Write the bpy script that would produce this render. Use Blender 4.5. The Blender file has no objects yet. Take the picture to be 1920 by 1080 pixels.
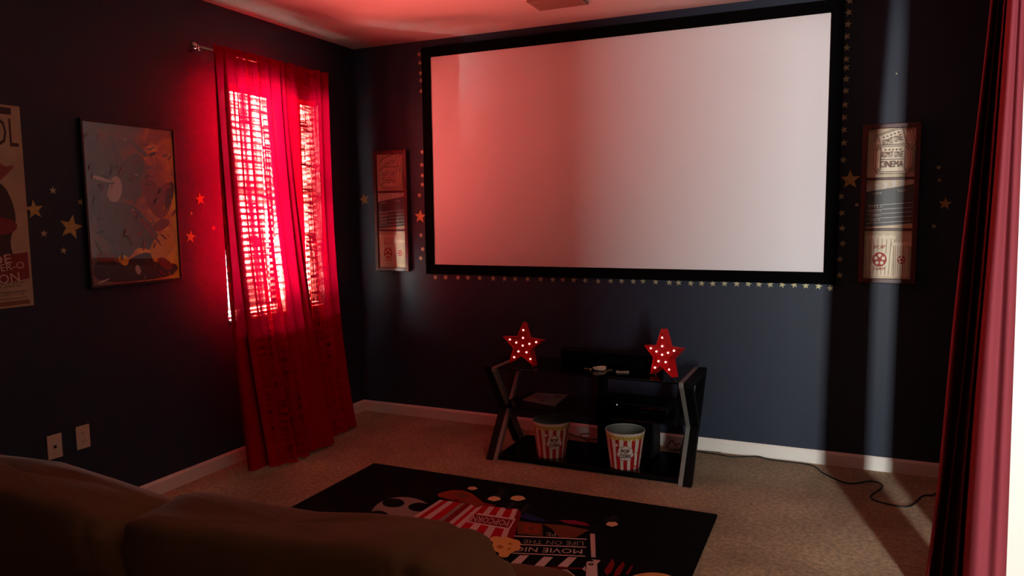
import bpy, math, random
from mathutils import Vector, Matrix, noise
random.seed(7)
S = bpy.context.scene
COL = S.collection
PI = math.pi

# ------------------------------------------------------------------ camera
CAM = dict(f=1395.4529, loc=Vector((3.409, -4.7054, 1.506)), yaw=-0.4249, pitch=0.0984, roll=-0.0110)
def cam_axes():
    y, p, r = CAM['yaw'], CAM['pitch'], CAM['roll']
    f = Vector((math.sin(y)*math.cos(p), math.cos(y)*math.cos(p), -math.sin(p)))
    rt = Vector((math.cos(y), -math.sin(y), 0)); u = rt.cross(f)
    return f, rt*math.cos(r)+u*math.sin(r), -rt*math.sin(r)+u*math.cos(r)
CF, CR, CU = cam_axes()
cd = bpy.data.cameras.new('camera'); cam = bpy.data.objects.new('camera', cd); COL.objects.link(cam)
cd.sensor_width = 36; cd.lens = CAM['f']/1920*36; cd.clip_start = 0.05
m3 = Matrix((CR, CU, -CF)).transposed()
cam.matrix_world = Matrix.Translation(CAM['loc']) @ m3.to_4x4()
S.camera = cam
def at(axis, val, u, v):
    """the point of the plane axis=val that lies on the line of sight of a measured image point"""
    d = CF + CR*((u-960)/CAM['f']) + CU*((540-v)/CAM['f'])
    t = (val-CAM['loc'][axis])/d[axis]
    return CAM['loc'] + d*t

# ------------------------------------------------------------------ world, lights, exposure
S.view_settings.view_transform = 'Standard'; S.view_settings.look = 'None'
S.view_settings.exposure = 0.0; S.view_settings.gamma = 1.0; S.view_settings.use_curve_mapping = False
W = bpy.data.worlds.new('world'); S.world = W; W.use_nodes = True
W.node_tree.nodes['Background'].inputs[0].default_value = (0.75, 0.87, 1.0, 1)
W.node_tree.nodes['Background'].inputs[1].default_value = 1.0
S.cycles.max_bounces = 10; S.cycles.diffuse_bounces = 5; S.cycles.transparent_max_bounces = 24
S.cycles.sample_clamp_indirect = 4.0; S.cycles.use_denoising = True
S.cycles.caustics_reflective = False; S.cycles.caustics_refractive = False
def area(name, loc, direction, sx, sy, watts, color):
    l = bpy.data.lights.new(name, 'AREA'); l.shape = 'RECTANGLE'; l.size = sx; l.size_y = sy
    l.energy = watts; l.color = color
    o = bpy.data.objects.new(name, l); COL.objects.link(o); o.location = loc
    o.rotation_euler = Vector(direction).to_track_quat('-Z', 'Y').to_euler()
    return o
# bright overcast daylight outside the curtained window and outside the narrow side light of the hall
area('daylight_left_window', (-0.30, -0.87, 1.60), (1, 0, 0), 1.05, 1.55, 4600, (1.0, 0.97, 0.93))
area('daylight_hall_side_light', (5.062, -6.42, 1.38), (-0.22, 1, 0), 0.14, 2.1, 300, (0.96, 0.98, 0.96))

# ------------------------------------------------------------------ helpers
def lin(c):
    return tuple(((x/255)/12.92 if x/255 <= .04045 else ((x/255+.055)/1.055)**2.4) for x in c)
MATS = {}
def mat(name, rgb, rough=.6, metal=0, spec=.5, noise_amt=0, noise_scale=20, bump=0, bump_scale=200, emit=0, coat=0, sheen=0):
    if name in MATS: return MATS[name]
    m = bpy.data.materials.new(name); m.use_nodes = True; nt = m.node_tree; b = nt.nodes['Principled BSDF']
    c = lin(rgb)
    b.inputs['Base Color'].default_value = (*c, 1); b.inputs['Roughness'].default_value = rough
    b.inputs['Metallic'].default_value = metal; b.inputs['Specular IOR Level'].default_value = spec
    b.inputs['Coat Weight'].default_value = coat; b.inputs['Sheen Weight'].default_value = sheen
    tc = nt.nodes.new('ShaderNodeTexCoord')
    if noise_amt:
        n = nt.nodes.new('ShaderNodeTexNoise'); n.inputs['Scale'].default_value = noise_scale; n.inputs['Detail'].default_value = 6
        nt.links.new(tc.outputs['Object'], n.inputs['Vector'])
        r = nt.nodes.new('ShaderNodeValToRGB')
        r.color_ramp.elements[0].position = .3; r.color_ramp.elements[1].position = .7
        r.color_ramp.elements[0].color = (*[x*(1-noise_amt) for x in c], 1)
        r.color_ramp.elements[1].color = (*[min(1, x*(1+noise_amt)) for x in c], 1)
        nt.links.new(n.outputs['Fac'], r.inputs['Fac']); nt.links.new(r.outputs['Color'], b.inputs['Base Color'])
    if bump:
        n = nt.nodes.new('ShaderNodeTexNoise'); n.inputs['Scale'].default_value = bump_scale; n.inputs['Detail'].default_value = 3
        nt.links.new(tc.outputs['Object'], n.inputs['Vector'])
        bp = nt.nodes.new('ShaderNodeBump'); bp.inputs['Strength'].default_value = bump; bp.inputs['Distance'].default_value = .004
        nt.links.new(n.outputs['Fac'], bp.inputs['Height']); nt.links.new(bp.outputs['Normal'], b.inputs['Normal'])
    if emit:
        b.inputs['Emission Color'].default_value = (*c, 1); b.inputs['Emission Strength'].default_value = emit
    MATS[name] = m
    return m

class MB:
    """collects verts and faces, links them as one mesh object"""
    def __init__(s): s.v = []; s.f = []; s.mi = []; s.mats = []; s.smooth = []
    def m(s, mt):
        if mt not in s.mats: s.mats.append(mt)
        return s.mats.index(mt)
    def face(s, idx, mt, sm=False): s.f.append(tuple(idx)); s.mi.append(s.m(mt)); s.smooth.append(sm)
    def add(s, pts): n = len(s.v); s.v += [tuple(p) for p in pts]; return n
    def box(s, lo, hi, mt, M=None):
        x0, y0, z0 = lo; x1, y1, z1 = hi
        P = [Vector(p) for p in ((x0,y0,z0),(x1,y0,z0),(x1,y1,z0),(x0,y1,z0),(x0,y0,z1),(x1,y0,z1),(x1,y1,z1),(x0,y1,z1))]
        if M: P = [M @ p for p in P]
        n = s.add(P)
        for q in ((0,3,2,1),(4,5,6,7),(0,1,5,4),(1,2,6,5),(2,3,7,6),(3,0,4,7)): s.face([n+i for i in q], mt)
    def prism(s, poly, vec, mt, mt_side=None):
        """polygon (list of points) pushed along vec"""
        vec = Vector(vec); k = len(poly); n = s.add(poly); s.add([Vector(p)+vec for p in poly])
        s.face([n+i for i in range(k)][::-1], mt_side or mt); s.face([n+k+i for i in range(k)], mt)
        for i in range(k): j = (i+1) % k; s.face([n+i, n+j, n+k+j, n+k+i], mt_side or mt)
    def tube(s, pts, r, mt, seg=8, cap=True):
        pts = [Vector(p) for p in pts]; rings = []
        for i, p in enumerate(pts):
            a = pts[max(i-1, 0)]; b = pts[min(i+1, len(pts)-1)]; d = (b-a).normalized()
            up = Vector((0,0,1)) if abs(d.z) < .9 else Vector((1,0,0))
            e = d.cross(up).normalized(); g = e.cross(d)
            rr = r[i] if isinstance(r, (list, tuple)) else r
            rings.append(s.add([p+(e*math.cos(2*PI*k/seg)+g*math.sin(2*PI*k/seg))*rr for k in range(seg)]))
        for a, b in zip(rings, rings[1:]):
            for k in range(seg): j = (k+1) % seg; s.face([a+k, a+j, b+j, b+k], mt, True)
        if cap:
            s.face([rings[0]+k for k in range(seg)][::-1], mt); s.face([rings[-1]+k for k in range(seg)], mt)
    def ball(s, c, r, mt, n=10, sc=(1,1,1)):
        c = Vector(c); rings = []
        for i in range(n+1):
            a = PI*i/n
            rings.append(s.add([c+Vector((r*sc[0]*math.sin(a)*math.cos(2*PI*k/(2*n)), r*sc[1]*math.sin(a)*math.sin(2*PI*k/(2*n)), r*sc[2]*math.cos(a))) for k in range(2*n)]))
        for a, b in zip(rings, rings[1:]):
            for k in range(2*n): j = (k+1) % (2*n); s.face([a+k, b+k, b+j, a+j], mt, True)
    def flat(s, poly, mt):
        n = s.add(poly); s.face(range(n, n+len(poly)), mt)
    def build(s, name, parent=None, bevel=0, weld=False):
        me = bpy.data.meshes.new(name); me.from_pydata(s.v, [], s.f)
        for mt in s.mats: me.materials.append(mt)
        me.polygons.foreach_set('material_index', s.mi); me.polygons.foreach_set('use_smooth', s.smooth)
        me.update()
        o = bpy.data.objects.new(name, me); COL.objects.link(o)
        if parent: o.parent = parent
        if bevel:
            b = o.modifiers.new('bevel', 'BEVEL'); b.width = bevel; b.segments = 2; b.limit_method = 'ANGLE'
        return o
def tag(o, label=None, cat=None, group=None, kind=None):
    if label: o['label'] = label
    if cat: o['category'] = cat
    if group: o['group'] = group
    if kind: o['kind'] = kind
    return o
def thing(name, loc, label, cat, group=None, rot=(0,0,0)):
    o = bpy.data.objects.new(name, None); COL.objects.link(o); o.location = loc; o.rotation_euler = rot; o.empty_display_size = .05
    return tag(o, label, cat, group)
def struct(mb, name, **k): return tag(mb.build(name, **k), kind='structure')

def text_mesh(body, bold=0):
    """triangles of a line of lettering: (verts in 0..w x 0..h, faces, w, h)"""
    c = bpy.data.curves.new('lettering', 'FONT'); c.body = body; c.size = 1; c.resolution_u = 2; c.offset = bold
    o = bpy.data.objects.new('lettering', c); COL.objects.link(o)
    dg = bpy.context.evaluated_depsgraph_get(); me = bpy.data.meshes.new_from_object(o.evaluated_get(dg))
    v = [(p.co.x, p.co.y) for p in me.vertices]; f = [tuple(p.vertices) for p in me.polygons]
    bpy.data.objects.remove(o); bpy.data.curves.remove(c); bpy.data.meshes.remove(me)
    x0 = min(a for a, b in v); x1 = max(a for a, b in v); y0 = min(b for a, b in v); y1 = max(b for a, b in v)
    return [((a-x0)/(x1-x0), (b-y0)/(y1-y0)) for a, b in v], f
def text(mb, body, fn, mt, bold=0):
    """fn maps (0..1, 0..1) of the line's box to a point"""
    v, f = text_mesh(body, bold); n = mb.add([fn(a, b) for a, b in v])
    for q in f: mb.face([n+i for i in q], mt)
def quadmap(bl, br, tl, tr):
    bl, br, tl, tr = map(Vector, (bl, br, tl, tr))
    return lambda a, b: (bl*(1-a)+br*a)*(1-b) + (tl*(1-a)+tr*a)*b
def star_pts(R, r=.40, rot=0, n=5):
    return [(math.sin(rot+PI*i/n)*(R if i % 2 == 0 else R*r), math.cos(rot+PI*i/n)*(R if i % 2 == 0 else R*r)) for i in range(2*n)]

# ------------------------------------------------------------------ materials
NAVY = mat('navy_wall_paint', (31, 39, 55), .55, spec=.35, noise_amt=.05, noise_scale=6, bump=.15, bump_scale=120)
WHITE = mat('white_trim_paint', (228, 222, 212), .35)
CEIL = mat('ceiling_paint', (225, 215, 205), .8, noise_amt=.03, noise_scale=3, bump=.15, bump_scale=60)
HALLW = mat('hall_wall_paint', (104, 96, 86), .7)
BLACK = mat('matte_black', (12, 12, 12), .5)
VELVET = mat('black_velvet', (4, 4, 4), .95, spec=.05)
SCREENM = mat('screen_fabric', (222, 222, 222), .75, spec=.2, noise_amt=.015, noise_scale=1.5)
GLASSB = mat('black_glass', (3, 3, 4), .04, spec=.6)
GREYM = mat('grey_metal', (122, 122, 117), .42, metal=.2)
BLKM = mat('satin_black_metal', (3, 3, 4), .55, spec=.12)
GOLD = mat('gold_foil', (178, 148, 76), .42, metal=.25, noise_amt=.2, noise_scale=90)
PALEG = mat('pale_gold_foil', (186, 174, 130), .45, metal=.15)
CHROME = mat('polished_chrome', (210, 210, 210), .12, metal=1)
RED = mat('marquee_red', (196, 14, 20), .4)
PLATE = mat('ivory_plastic', (205, 190, 165), .35)
PLATED = mat('dark_socket', (35, 20, 15), .5)

# carpet
def carpet():
    m = bpy.data.materials.new('beige_carpet'); m.use_nodes = True; nt = m.node_tree; b = nt.nodes['Principled BSDF']
    b.inputs['Roughness'].default_value = .95; b.inputs['Specular IOR Level'].default_value = .1; b.inputs['Sheen Weight'].default_value = .15
    tc = nt.nodes.new('ShaderNodeTexCoord')
    def n(scale, detail=4):
        x = nt.nodes.new('ShaderNodeTexNoise'); x.inputs['Scale'].default_value = scale; x.inputs['Detail'].default_value = detail
        nt.links.new(tc.outputs['Object'], x.inputs['Vector']); return x
    a, c, f = n(2.2, 6), n(260, 2), n(45, 4)
    def ramp(src, c0, c1, p0=.35, p1=.65):
        r = nt.nodes.new('ShaderNodeValToRGB'); r.color_ramp.elements[0].position = p0; r.color_ramp.elements[1].position = p1
        r.color_ramp.elements[0].color = (*lin(c0), 1); r.color_ramp.elements[1].color = (*lin(c1), 1)
        nt.links.new(src.outputs['Fac'], r.inputs['Fac']); return r
    r1 = ramp(a, (186, 150, 108), (226, 190, 146)); r2 = ramp(c, (165, 165, 165), (255, 255, 255), .36, .64); r3 = ramp(f, (212, 212, 212), (255, 255, 255), .4, .6)
    mx = nt.nodes.new('ShaderNodeMix'); mx.data_type = 'RGBA'; mx.blend_type = 'MULTIPLY'; mx.inputs[0].default_value = 1
    nt.links.new(r1.outputs[0], mx.inputs[6]); nt.links.new(r2.outputs[0], mx.inputs[7])
    m2 = nt.nodes.new('ShaderNodeMix'); m2.data_type = 'RGBA'; m2.blend_type = 'MULTIPLY'; m2.inputs[0].default_value = 1
    nt.links.new(mx.outputs[2], m2.inputs[6]); nt.links.new(r3.outputs[0], m2.inputs[7]); nt.links.new(m2.outputs[2], b.inputs['Base Color'])
    bp = nt.nodes.new('ShaderNodeBump'); bp.inputs['Strength'].default_value = .8; bp.inputs['Distance'].default_value = .006
    nt.links.new(c.outputs['Fac'], bp.inputs['Height']); nt.links.new(bp.outputs['Normal'], b.inputs['Normal'])
    return m
CARPET = carpet()

def curtain_mat(name, rgb, trans_rgb, transl, weave_lo, weave_hi, tint, bands=()):
    m = bpy.data.materials.new(name); m.use_nodes = True; nt = m.node_tree; nt.nodes.clear()
    out = nt.nodes.new('ShaderNodeOutputMaterial')
    d = nt.nodes.new('ShaderNodeBsdfDiffuse'); d.inputs[0].default_value = (*lin(rgb), 1)
    t = nt.nodes.new('ShaderNodeBsdfTranslucent'); t.inputs[0].default_value = (*lin(trans_rgb), 1)
    mx = nt.nodes.new('ShaderNodeMixShader'); mx.inputs[0].default_value = transl
    nt.links.new(d.outputs[0], mx.inputs[1]); nt.links.new(t.outputs[0], mx.inputs[2])
    if not weave_hi:
        nt.links.new(mx.outputs[0], out.inputs[0]); return m
    tr = nt.nodes.new('ShaderNodeBsdfTransparent'); tr.inputs[0].default_value = (*tint, 1)
    uv = nt.nodes.new('ShaderNodeUVMap')
    # slubby open weave: stretched noise along warp and along weft
    facs = []
    for sc in ((75, 5, 1), (4, 95, 1)):
        mp = nt.nodes.new('ShaderNodeMapping'); mp.inputs['Scale'].default_value = sc
        nt.links.new(uv.outputs[0], mp.inputs[0])
        n = nt.nodes.new('ShaderNodeTexNoise'); n.inputs['Scale'].default_value = 1; n.inputs['Detail'].default_value = 2
        nt.links.new(mp.outputs[0], n.inputs['Vector'])
        r = nt.nodes.new('ShaderNodeMapRange'); r.inputs[1].default_value = .36; r.inputs[2].default_value = .60
        nt.links.new(n.outputs['Fac'], r.inputs[0]); facs.append(r)
    mul = nt.nodes.new('ShaderNodeMath'); mul.operation = 'MULTIPLY'
    nt.links.new(facs[0].outputs[0], mul.inputs[0]); nt.links.new(facs[1].outputs[0], mul.inputs[1])
    # transparency set in bands by hand: solid strips imitate folds blocking window light
    sx = nt.nodes.new('ShaderNodeSeparateXYZ'); nt.links.new(uv.outputs[0], sx.inputs[0])
    cr = nt.nodes.new('ShaderNodeValToRGB'); cr.color_ramp.interpolation = 'LINEAR'; el = cr.color_ramp.elements
    el[0].position = 0; el[0].color = (0, 0, 0, 1); el[1].position = 1; el[1].color = (0, 0, 0, 1)
    for a, b in bands:
        for p_, v_ in ((a-.006, 0), (a+.006, 1), (b-.006, 1), (b+.006, 0)):
            q = el.new(p_); q.color = (v_, v_, v_, 1)
    nt.links.new(sx.outputs[0], cr.inputs['Fac'])
    mu2 = nt.nodes.new('ShaderNodeMath'); mu2.operation = 'MULTIPLY'; nt.links.new(mul.outputs[0], mu2.inputs[0]); nt.links.new(cr.outputs['Color'], mu2.inputs[1])
    r = nt.nodes.new('ShaderNodeMapRange'); r.inputs[3].default_value = weave_lo; r.inputs[4].default_value = weave_hi
    nt.links.new(mu2.outputs[0], r.inputs[0])
    m2 = nt.nodes.new('ShaderNodeMixShader'); nt.links.new(r.outputs[0], m2.inputs[0])
    nt.links.new(mx.outputs[0], m2.inputs[1]); nt.links.new(tr.outputs[0], m2.inputs[2]); nt.links.new(m2.outputs[0], out.inputs[0])
    return m
REDCLOTH = [curtain_mat('red_curtain_weave', (150, 2, 16), (255, 6, 62), .012, .0006, .46, (1, .15, .135), b) for b in
    ([(.05, .072), (.25, .375), (.395, .50), (.52, .635), (.655, .70)], [(.10, .13), (.16, .50), (.53, .62)])]
PLUM = curtain_mat('mauve_curtain_cloth', (142, 60, 68), (150, 40, 50), .12, 0, 0, (1, 1, 1))

# ------------------------------------------------------------------ room shell
H = 2.743
XR = 4.04                      # inner face of the right wall
WY0, WY1, WZ0, WZ1 = -1.34, -0.43, 0.87, 2.31     # window opening in the left wall
mb = MB(); mb.box((-.15, -6.6, -.1), (7.2, .15, 0), CARPET); struct(mb, 'floor')
mb = MB(); mb.box((-.15, -6.6, H), (7.2, .15, H+.1), CEIL); struct(mb, 'ceiling')
mb = MB(); mb.box((-.15, 0, 0), (XR+.13, .15, H), NAVY); struct(mb, 'wall_back')
mb = MB()
mb.box((-.15, -5.90, 0), (0, WY0, H), NAVY); mb.box((-.15, WY1, 0), (0, 0, H), NAVY)
mb.box((-.15, WY0, 0), (0, WY1, WZ0), NAVY); mb.box((-.15, WY0, WZ1), (0, WY1, H), NAVY)
struct(mb, 'wall_left')
OY0, OY1 = -5.80, -1.76        # the wide opening in the right wall
mb = MB()
mb.box((XR, OY1, 0), (XR+.13, 0, H), NAVY); 
mb.box((XR, OY0, 2.45), (XR+.13, OY1, H), NAVY)
struct(mb, 'wall_right')
mb = MB(); mb.box((-.15, -5.90, 0), (4.808, -5.80, H), NAVY); struct(mb, 'wall_rear')  # unseen; extended past the right wall, its end placed to block hall daylight
mb = MB(); mb.box((7.05, -6.4, 0), (7.2, 0.15, H), HALLW); mb.box((XR+.13, 0, 0), (7.05, .15, H), HALLW); struct(mb, 'wall_hall_side')
# hall end wall with a narrow side light and a window
def wall_with_holes(y0, y1, x0, x1, holes, mt):
    mb = MB(); x = x0
    for hx0, hx1, hz0, hz1 in holes:
        mb.box((x, y0, 0), (hx0, y1, H), mt); mb.box((hx0, y0, 0), (hx1, y1, hz0), mt); mb.box((hx0, y0, hz1), (hx1, y1, H), mt); x = hx1
    mb.box((x, y0, 0), (x1, y1, H), mt)
    return mb
struct(wall_with_holes(-6.40, -6.28, XR+.13, 7.05, [(4.90, 5.17, .30, 2.45)], HALLW), 'wall_hall_end')
for n, (a, b, c, d) in (('window_2', (4.90, 5.17, .30, 2.45)),):
    mb = MB(); w = .05
    mb.box((a-w, -6.28, c-w), (a, -6.26, d+w), WHITE); mb.box((b, -6.28, c-w), (b+w, -6.26, d+w), WHITE)
    mb.box((a, -6.28, c-w), (b, -6.26, c), WHITE); mb.box((a, -6.28, d), (b, -6.26, d+w), WHITE)
    struct(mb, n)
# baseboards
def baseboard(name, a, b, nrm):
    a, b, nrm = Vector(a), Vector(b), Vector(nrm); prof = [(0, 0), (.014, 0), (.014, .068), (.008, .078), (.004, .083), (0, .083)]
    mb = MB(); mb.prism([a+nrm*p+Vector((0, 0, q)) for p, q in prof], b-a, WHITE); return struct(mb, name)
baseboard('baseboard_back', (0, 0, 0), (XR, 0, 0), (0, -1, 0))
baseboard('baseboard_left', (0, -5.8, 0), (0, -.014, 0), (1, 0, 0))
baseboard('baseboard_right', (XR, OY1, 0), (XR, -.014, 0), (-1, 0, 0))
# white casing post at the edge of the opening, just right of the mauve curtain
mb = MB(); mb.box((3.893, -1.865, 0), (3.982, -1.825, H), WHITE); struct(mb, 'trim_1', bevel=.003)

# window: frame, panes, sill
mb = MB(); WX = -.13
for y0, y1 in ((WY0, WY0+.05), (WY1-.05, WY1), (-.83, -.61)): mb.box((WX, y0, WZ0), (WX+.05, y1, WZ1), WHITE)
for z0, z1 in ((WZ0, WZ0+.05), (WZ1-.05, WZ1), (1.58, 1.62)): mb.box((WX+.003, WY0, z0), (WX+.047, WY1, z1), WHITE)
win = struct(mb, 'window_1')
gm = bpy.data.materials.new('window_glass'); gm.use_nodes = True; nt = gm.node_tree; nt.nodes.clear()
o_ = nt.nodes.new('ShaderNodeOutputMaterial'); t_ = nt.nodes.new('ShaderNodeBsdfTransparent'); t_.inputs[0].default_value = (.95, .97, .96, 1)
g_ = nt.nodes.new('ShaderNodeBsdfGlossy'); g_.inputs['Roughness'].default_value = .02; x_ = nt.nodes.new('ShaderNodeMixShader'); x_.inputs[0].default_value = .06
nt.links.new(t_.outputs[0], x_.inputs[1]); nt.links.new(g_.outputs[0], x_.inputs[2]); nt.links.new(x_.outputs[0], o_.inputs[0])
mb = MB(); mb.box((WX+.02, WY0+.04, WZ0+.04), (WX+.026, WY1-.04, WZ1-.04), gm); mb.build('window_pane', win)
mb = MB(); mb.box((-.13, WY0, WZ0), (.02, WY1, WZ0+.018), WHITE); mb.build('window_sill', win, bevel=.004)

# horizontal blind
SLAT = mat('white_slat', (238, 234, 226), .5)
def loc(parent, p): return Vector(p)-Vector(parent.location)
mb = MB(); mb.box((-.15, -.83, WZ0+.018), (-.005, -.61, WZ1), WHITE); mb.build('window_mullion', win)
def blind(y0, y1, label):
    bl = thing('window_blind', (-.045, (y0+y1)/2, WZ1), label, 'blind', 'slat blinds behind the red curtains')
    mb = MB(); hw = (y1-y0)/2-.008
    mb.box((-.03, -hw, -.045), (.025, hw, 0), SLAT); mb.build('headrail', bl, bevel=.004)
    mb = MB(); nsl = 33
    for i in range(nsl):
        z = -.075 - i*(1.33/nsl); a = math.radians(-30)
        mb.box((-.024, -hw, -.0012), (.024, hw, .0012), SLAT, Matrix.Translation((0, 0, z)) @ Matrix.Rotation(a, 4, 'Y'))
    mb.build('slats', bl)
    mb = MB(); mb.box((-.025, -hw, -1.425), (.022, hw, -1.406), SLAT); mb.build('bottom_rail', bl, bevel=.004)
    for y in (-hw*.6, hw*.6): mb = MB(); mb.tube([(0, y, -.04), (0, y, -1.41)], .0012, SLAT, 5); mb.build('ladder_cord', bl)
blind(WY0, -.83, 'left white slat blind behind the sheer red curtain')
blind(-.61, WY1, 'right white slat blind, the narrow one nearer the corner behind the red curtain')

# ------------------------------------------------------------------ curtain rod and red curtains
rod = thing('curtain_rod', (.088, -.95, 2.452), 'chrome curtain rod with ball finial above the red curtains', 'curtain rod')
mb = MB(); mb.tube([(0, -.60, 0), (0, .535, 0)], .008, CHROME, 12); mb.build('rod_tube', rod)
mb = MB(); mb.tube([(0, -.60, 0), (0, -.615, 0)], .012, CHROME, 12); mb.ball((0, -.634, 0), .021, CHROME); mb.build('finial', rod)
for sgn in (-1, .88):
    mb = MB(); mb.tube([(-.098, sgn*.585, -.012), (-.03, sgn*.585, -.012), (0, sgn*.585, -.010)], .005, CHROME, 8)
    mb.box((-.100, sgn*.585-.012, -.05), (-.096, sgn*.585+.012, .03), CHROME); mb.build('bracket', rod)

def curtain_panel(name, fy, fx, top, bot, n, m, label, part_name='cloth'):
    """fy(s,h), fx(s,h): plan position of the cloth for s across and h down (0 top .. 1 hem)"""
    vs = []; fs = []; uvs = []
    for j in range(m+1):
        h = j/m; z = top(0)*(1-h)+0
        for i in range(n+1):
            s = i/n; zt = top(s); zb = bot(s)
            vs.append((fx(s, h), fy(s, h), zt+(zb-zt)*h)); uvs.append((s, h))
    for j in range(m):
        for i in range(n): a = j*(n+1)+i; fs.append((a, a+1, a+n+2, a+n+1))
    me = bpy.data.meshes.new(name); me.from_pydata(vs, [], fs); me.polygons.foreach_set('use_smooth', [True]*len(fs))
    uv = me.uv_layers.new(name='UVMap')
    for l in me.loops: uv.data[l.index].uv = uvs[l.vertex_index]
    me.update(); o = bpy.data.objects.new(name, me); COL.objects.link(o); return o
def sm(a, b, x): t = min(1, max(0, (x-a)/(b-a))); return t*t*(3-2*t)
def lerp(a, b, t): return a+(b-a)*t
# left panel
def folds(s, h, n, seed):
    """(along, out) offsets of soft hanging folds, sharper near the rod and looser at the hem"""
    ph = 2*PI*n*s + .9*math.sin(2.6*s+seed) + h*(1.2*math.sin(5*s+seed*2)+.5)
    a = lerp(.016, .030, h)*(1+.4*math.sin(7*s+seed)); b = lerp(.016, .050, h**1.3)*(.8+.4*math.sin(9*s+seed*3))
    return a*math.sin(ph), b*math.cos(ph)+.012*math.sin(3.1*ph*.37+h*3)*h
def fyL(s, h):
    al, out = folds(s, h, 7, 1.1)
    y = lerp(lerp(-1.506, -1.466, h), lerp(-.905, -.835, h), s**lerp(1, 1.12, h))
    k = math.exp(-((s-.17)/.075)**2)*sm(-.1, .15, h)*(1-sm(.70, 1, h))        # deep overlapping fold near the left edge
    return y + al*(1-.6*k) - .062*k*math.sin((s-.17)*24)
def fxL(s, h):
    al, out = folds(s, h, 7, 1.1)
    k = math.exp(-((s-.17)/.075)**2)*sm(-.1, .15, h)*(1-sm(.70, 1, h))
    return .124 + .01*(1-sm(0, .2, s)) + out*(1-.6*k) + .030*k*math.sin((s-.17)*16) + lerp(0, lerp(.11, .20, sm(0, .25, s)), h**2.2)
def fyR(s, h):
    al, out = folds(s, h, 5, 2.7)
    return lerp(lerp(-.925, -.86, h), lerp(-.355, -.40, h), s) + al*.9
def fxR(s, h):
    al, out = folds(s, h, 5, 2.7)
    return .104 + out*.9*(1-.8*sm(.85, 1, s)) - .082*sm(.80, 1, s)*(1-h**3) + lerp(0, lerp(.16, .11, s), h**lerp(2, 4, s))
for nm, fy, fx, lab, ztop in (('window_curtain', fyL, fxL, 'left one of the two sheer red curtain panels over the window', 2.478), ('window_curtain', fyR, fxR, 'right one of the two sheer red curtain panels, nearer the corner', 2.486)):
    o = curtain_panel(nm, fy, fx, lambda s, z=ztop: z+.004*math.sin(40*s), lambda s: .022+.008*math.sin(11*s), 260, 70, lab)
    o.data.materials.append(REDCLOTH[0 if fy is fyL else 1]); tag(o, lab, 'curtain', 'red curtains over the window')

# ------------------------------------------------------------------ mauve curtain on the right, in front of the white post
def cx(z, s):
    l = 3.70+(z-.2)*.052; m_ = 3.812+(z-.2)*.020; r = 3.934-(z-.2)*.017
    return lerp(l, m_, s/.55) if s < .55 else lerp(m_, r, (s-.55)/.45)
prof = [(.03, -1.40), (.0, -1.50), (.03, -1.56), (.07, -1.50), (.10, -1.40), (.16, -1.38), (.21, -1.46), (.25, -1.49), (.29, -1.43), (.33, -1.38), (.38, -1.42), (.42, -1.53), (.445, -1.57), (.465, -1.52), (.48, -1.44), (.51, -1.46), (.54, -1.66), (.552, -1.85), (.66, -1.915), (.80, -1.905), (.90, -1.925), (.97, -1.91), (1.0, -1.875), (.985, -1.868)]
def catmull(P, k):
    out = []
    for i in range(len(P)-1):
        p0, p1, p2, p3 = P[max(i-1, 0)], P[i], P[i+1], P[min(i+2, len(P)-1)]
        for j in range(k):
            t = j/k; out.append(tuple(.5*((2*b)+(-a+c)*t+(2*a-5*b+4*c-d)*t*t+(-a+3*b-3*c+d)*t**3) for a, b, c, d in zip(p0, p1, p2, p3)))
    out.append(P[-1]); return out
PP = catmull(prof, 7)
def big_curtain():
    n = len(PP)-1
    def F(s, h):
        return PP[min(n, int(round(s*n)))]
    def fx(s, h):
        z = lerp(2.52, .02, h); q = F(s, h)[0]
        x = cx(z, max(0, min(1, q))) + .006*math.sin(3*h*PI+q*9)*h*(1-q)
        return 3.409+(x-3.409)*(4.705+F(s, h)[1])/2.905
    def fy(s, h):
        z = lerp(2.52, .02, h); y = F(s, h)[1]; return y+.01*math.sin(5*h+F(s, h)[0]*6)*(1-sm(.8, 1, F(s, h)[0]))
    o = curtain_panel('doorway_curtain', fy, fx, lambda s: 2.52, lambda s: .02, n, 40, ''); o.data.materials.append(PLUM)
    md = o.modifiers.new('thickness', 'SOLIDIFY'); md.thickness = .002
    return tag(o, 'mauve red drape hanging in folds at the right edge beside the white post', 'curtain')
big_curtain()
mb = MB(); mb.tube([(3.62, -1.78, 2.50), (XR, -1.78, 2.50)], .012, BLKM, 10); tag(mb.build('drapery_rod'), 'black rod that carries the mauve drape at the right', 'curtain rod')

# ------------------------------------------------------------------ projector screen
sc = thing('projection_screen', (1.98, 0, 1.90), 'large blank white projection screen in a black velvet frame', 'projection screen')
X0, X1, Z0, Z1 = .680, 3.282, 1.1525, 2.616
mb = MB(); mb.box((X0-.01-1.98, -.028, Z0-.01-1.90), (X1+.01-1.98, -.020, Z1+.01-1.90), SCREENM); mb.build('screen_surface', sc)
B = .070
def bar(pts):
    mb = MB(); mb.prism([(p[0]-1.98, -.001, p[1]-1.90) for p in pts], (0, -.037, 0), VELVET); mb.build('frame_bar', sc, bevel=.003)
bar([(X0-B, Z0-B), (X1+B, Z0-B), (X1, Z0), (X0, Z0)]); bar([(X0-B, Z1+B), (X0, Z1), (X1, Z1), (X1+B, Z1+B)])
bar([(X0-B, Z0-B), (X0, Z0), (X0, Z1), (X0-B, Z1+B)]); bar([(X1+B, Z0-B), (X1+B, Z1+B), (X1, Z1), (X1, Z0)])

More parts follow.
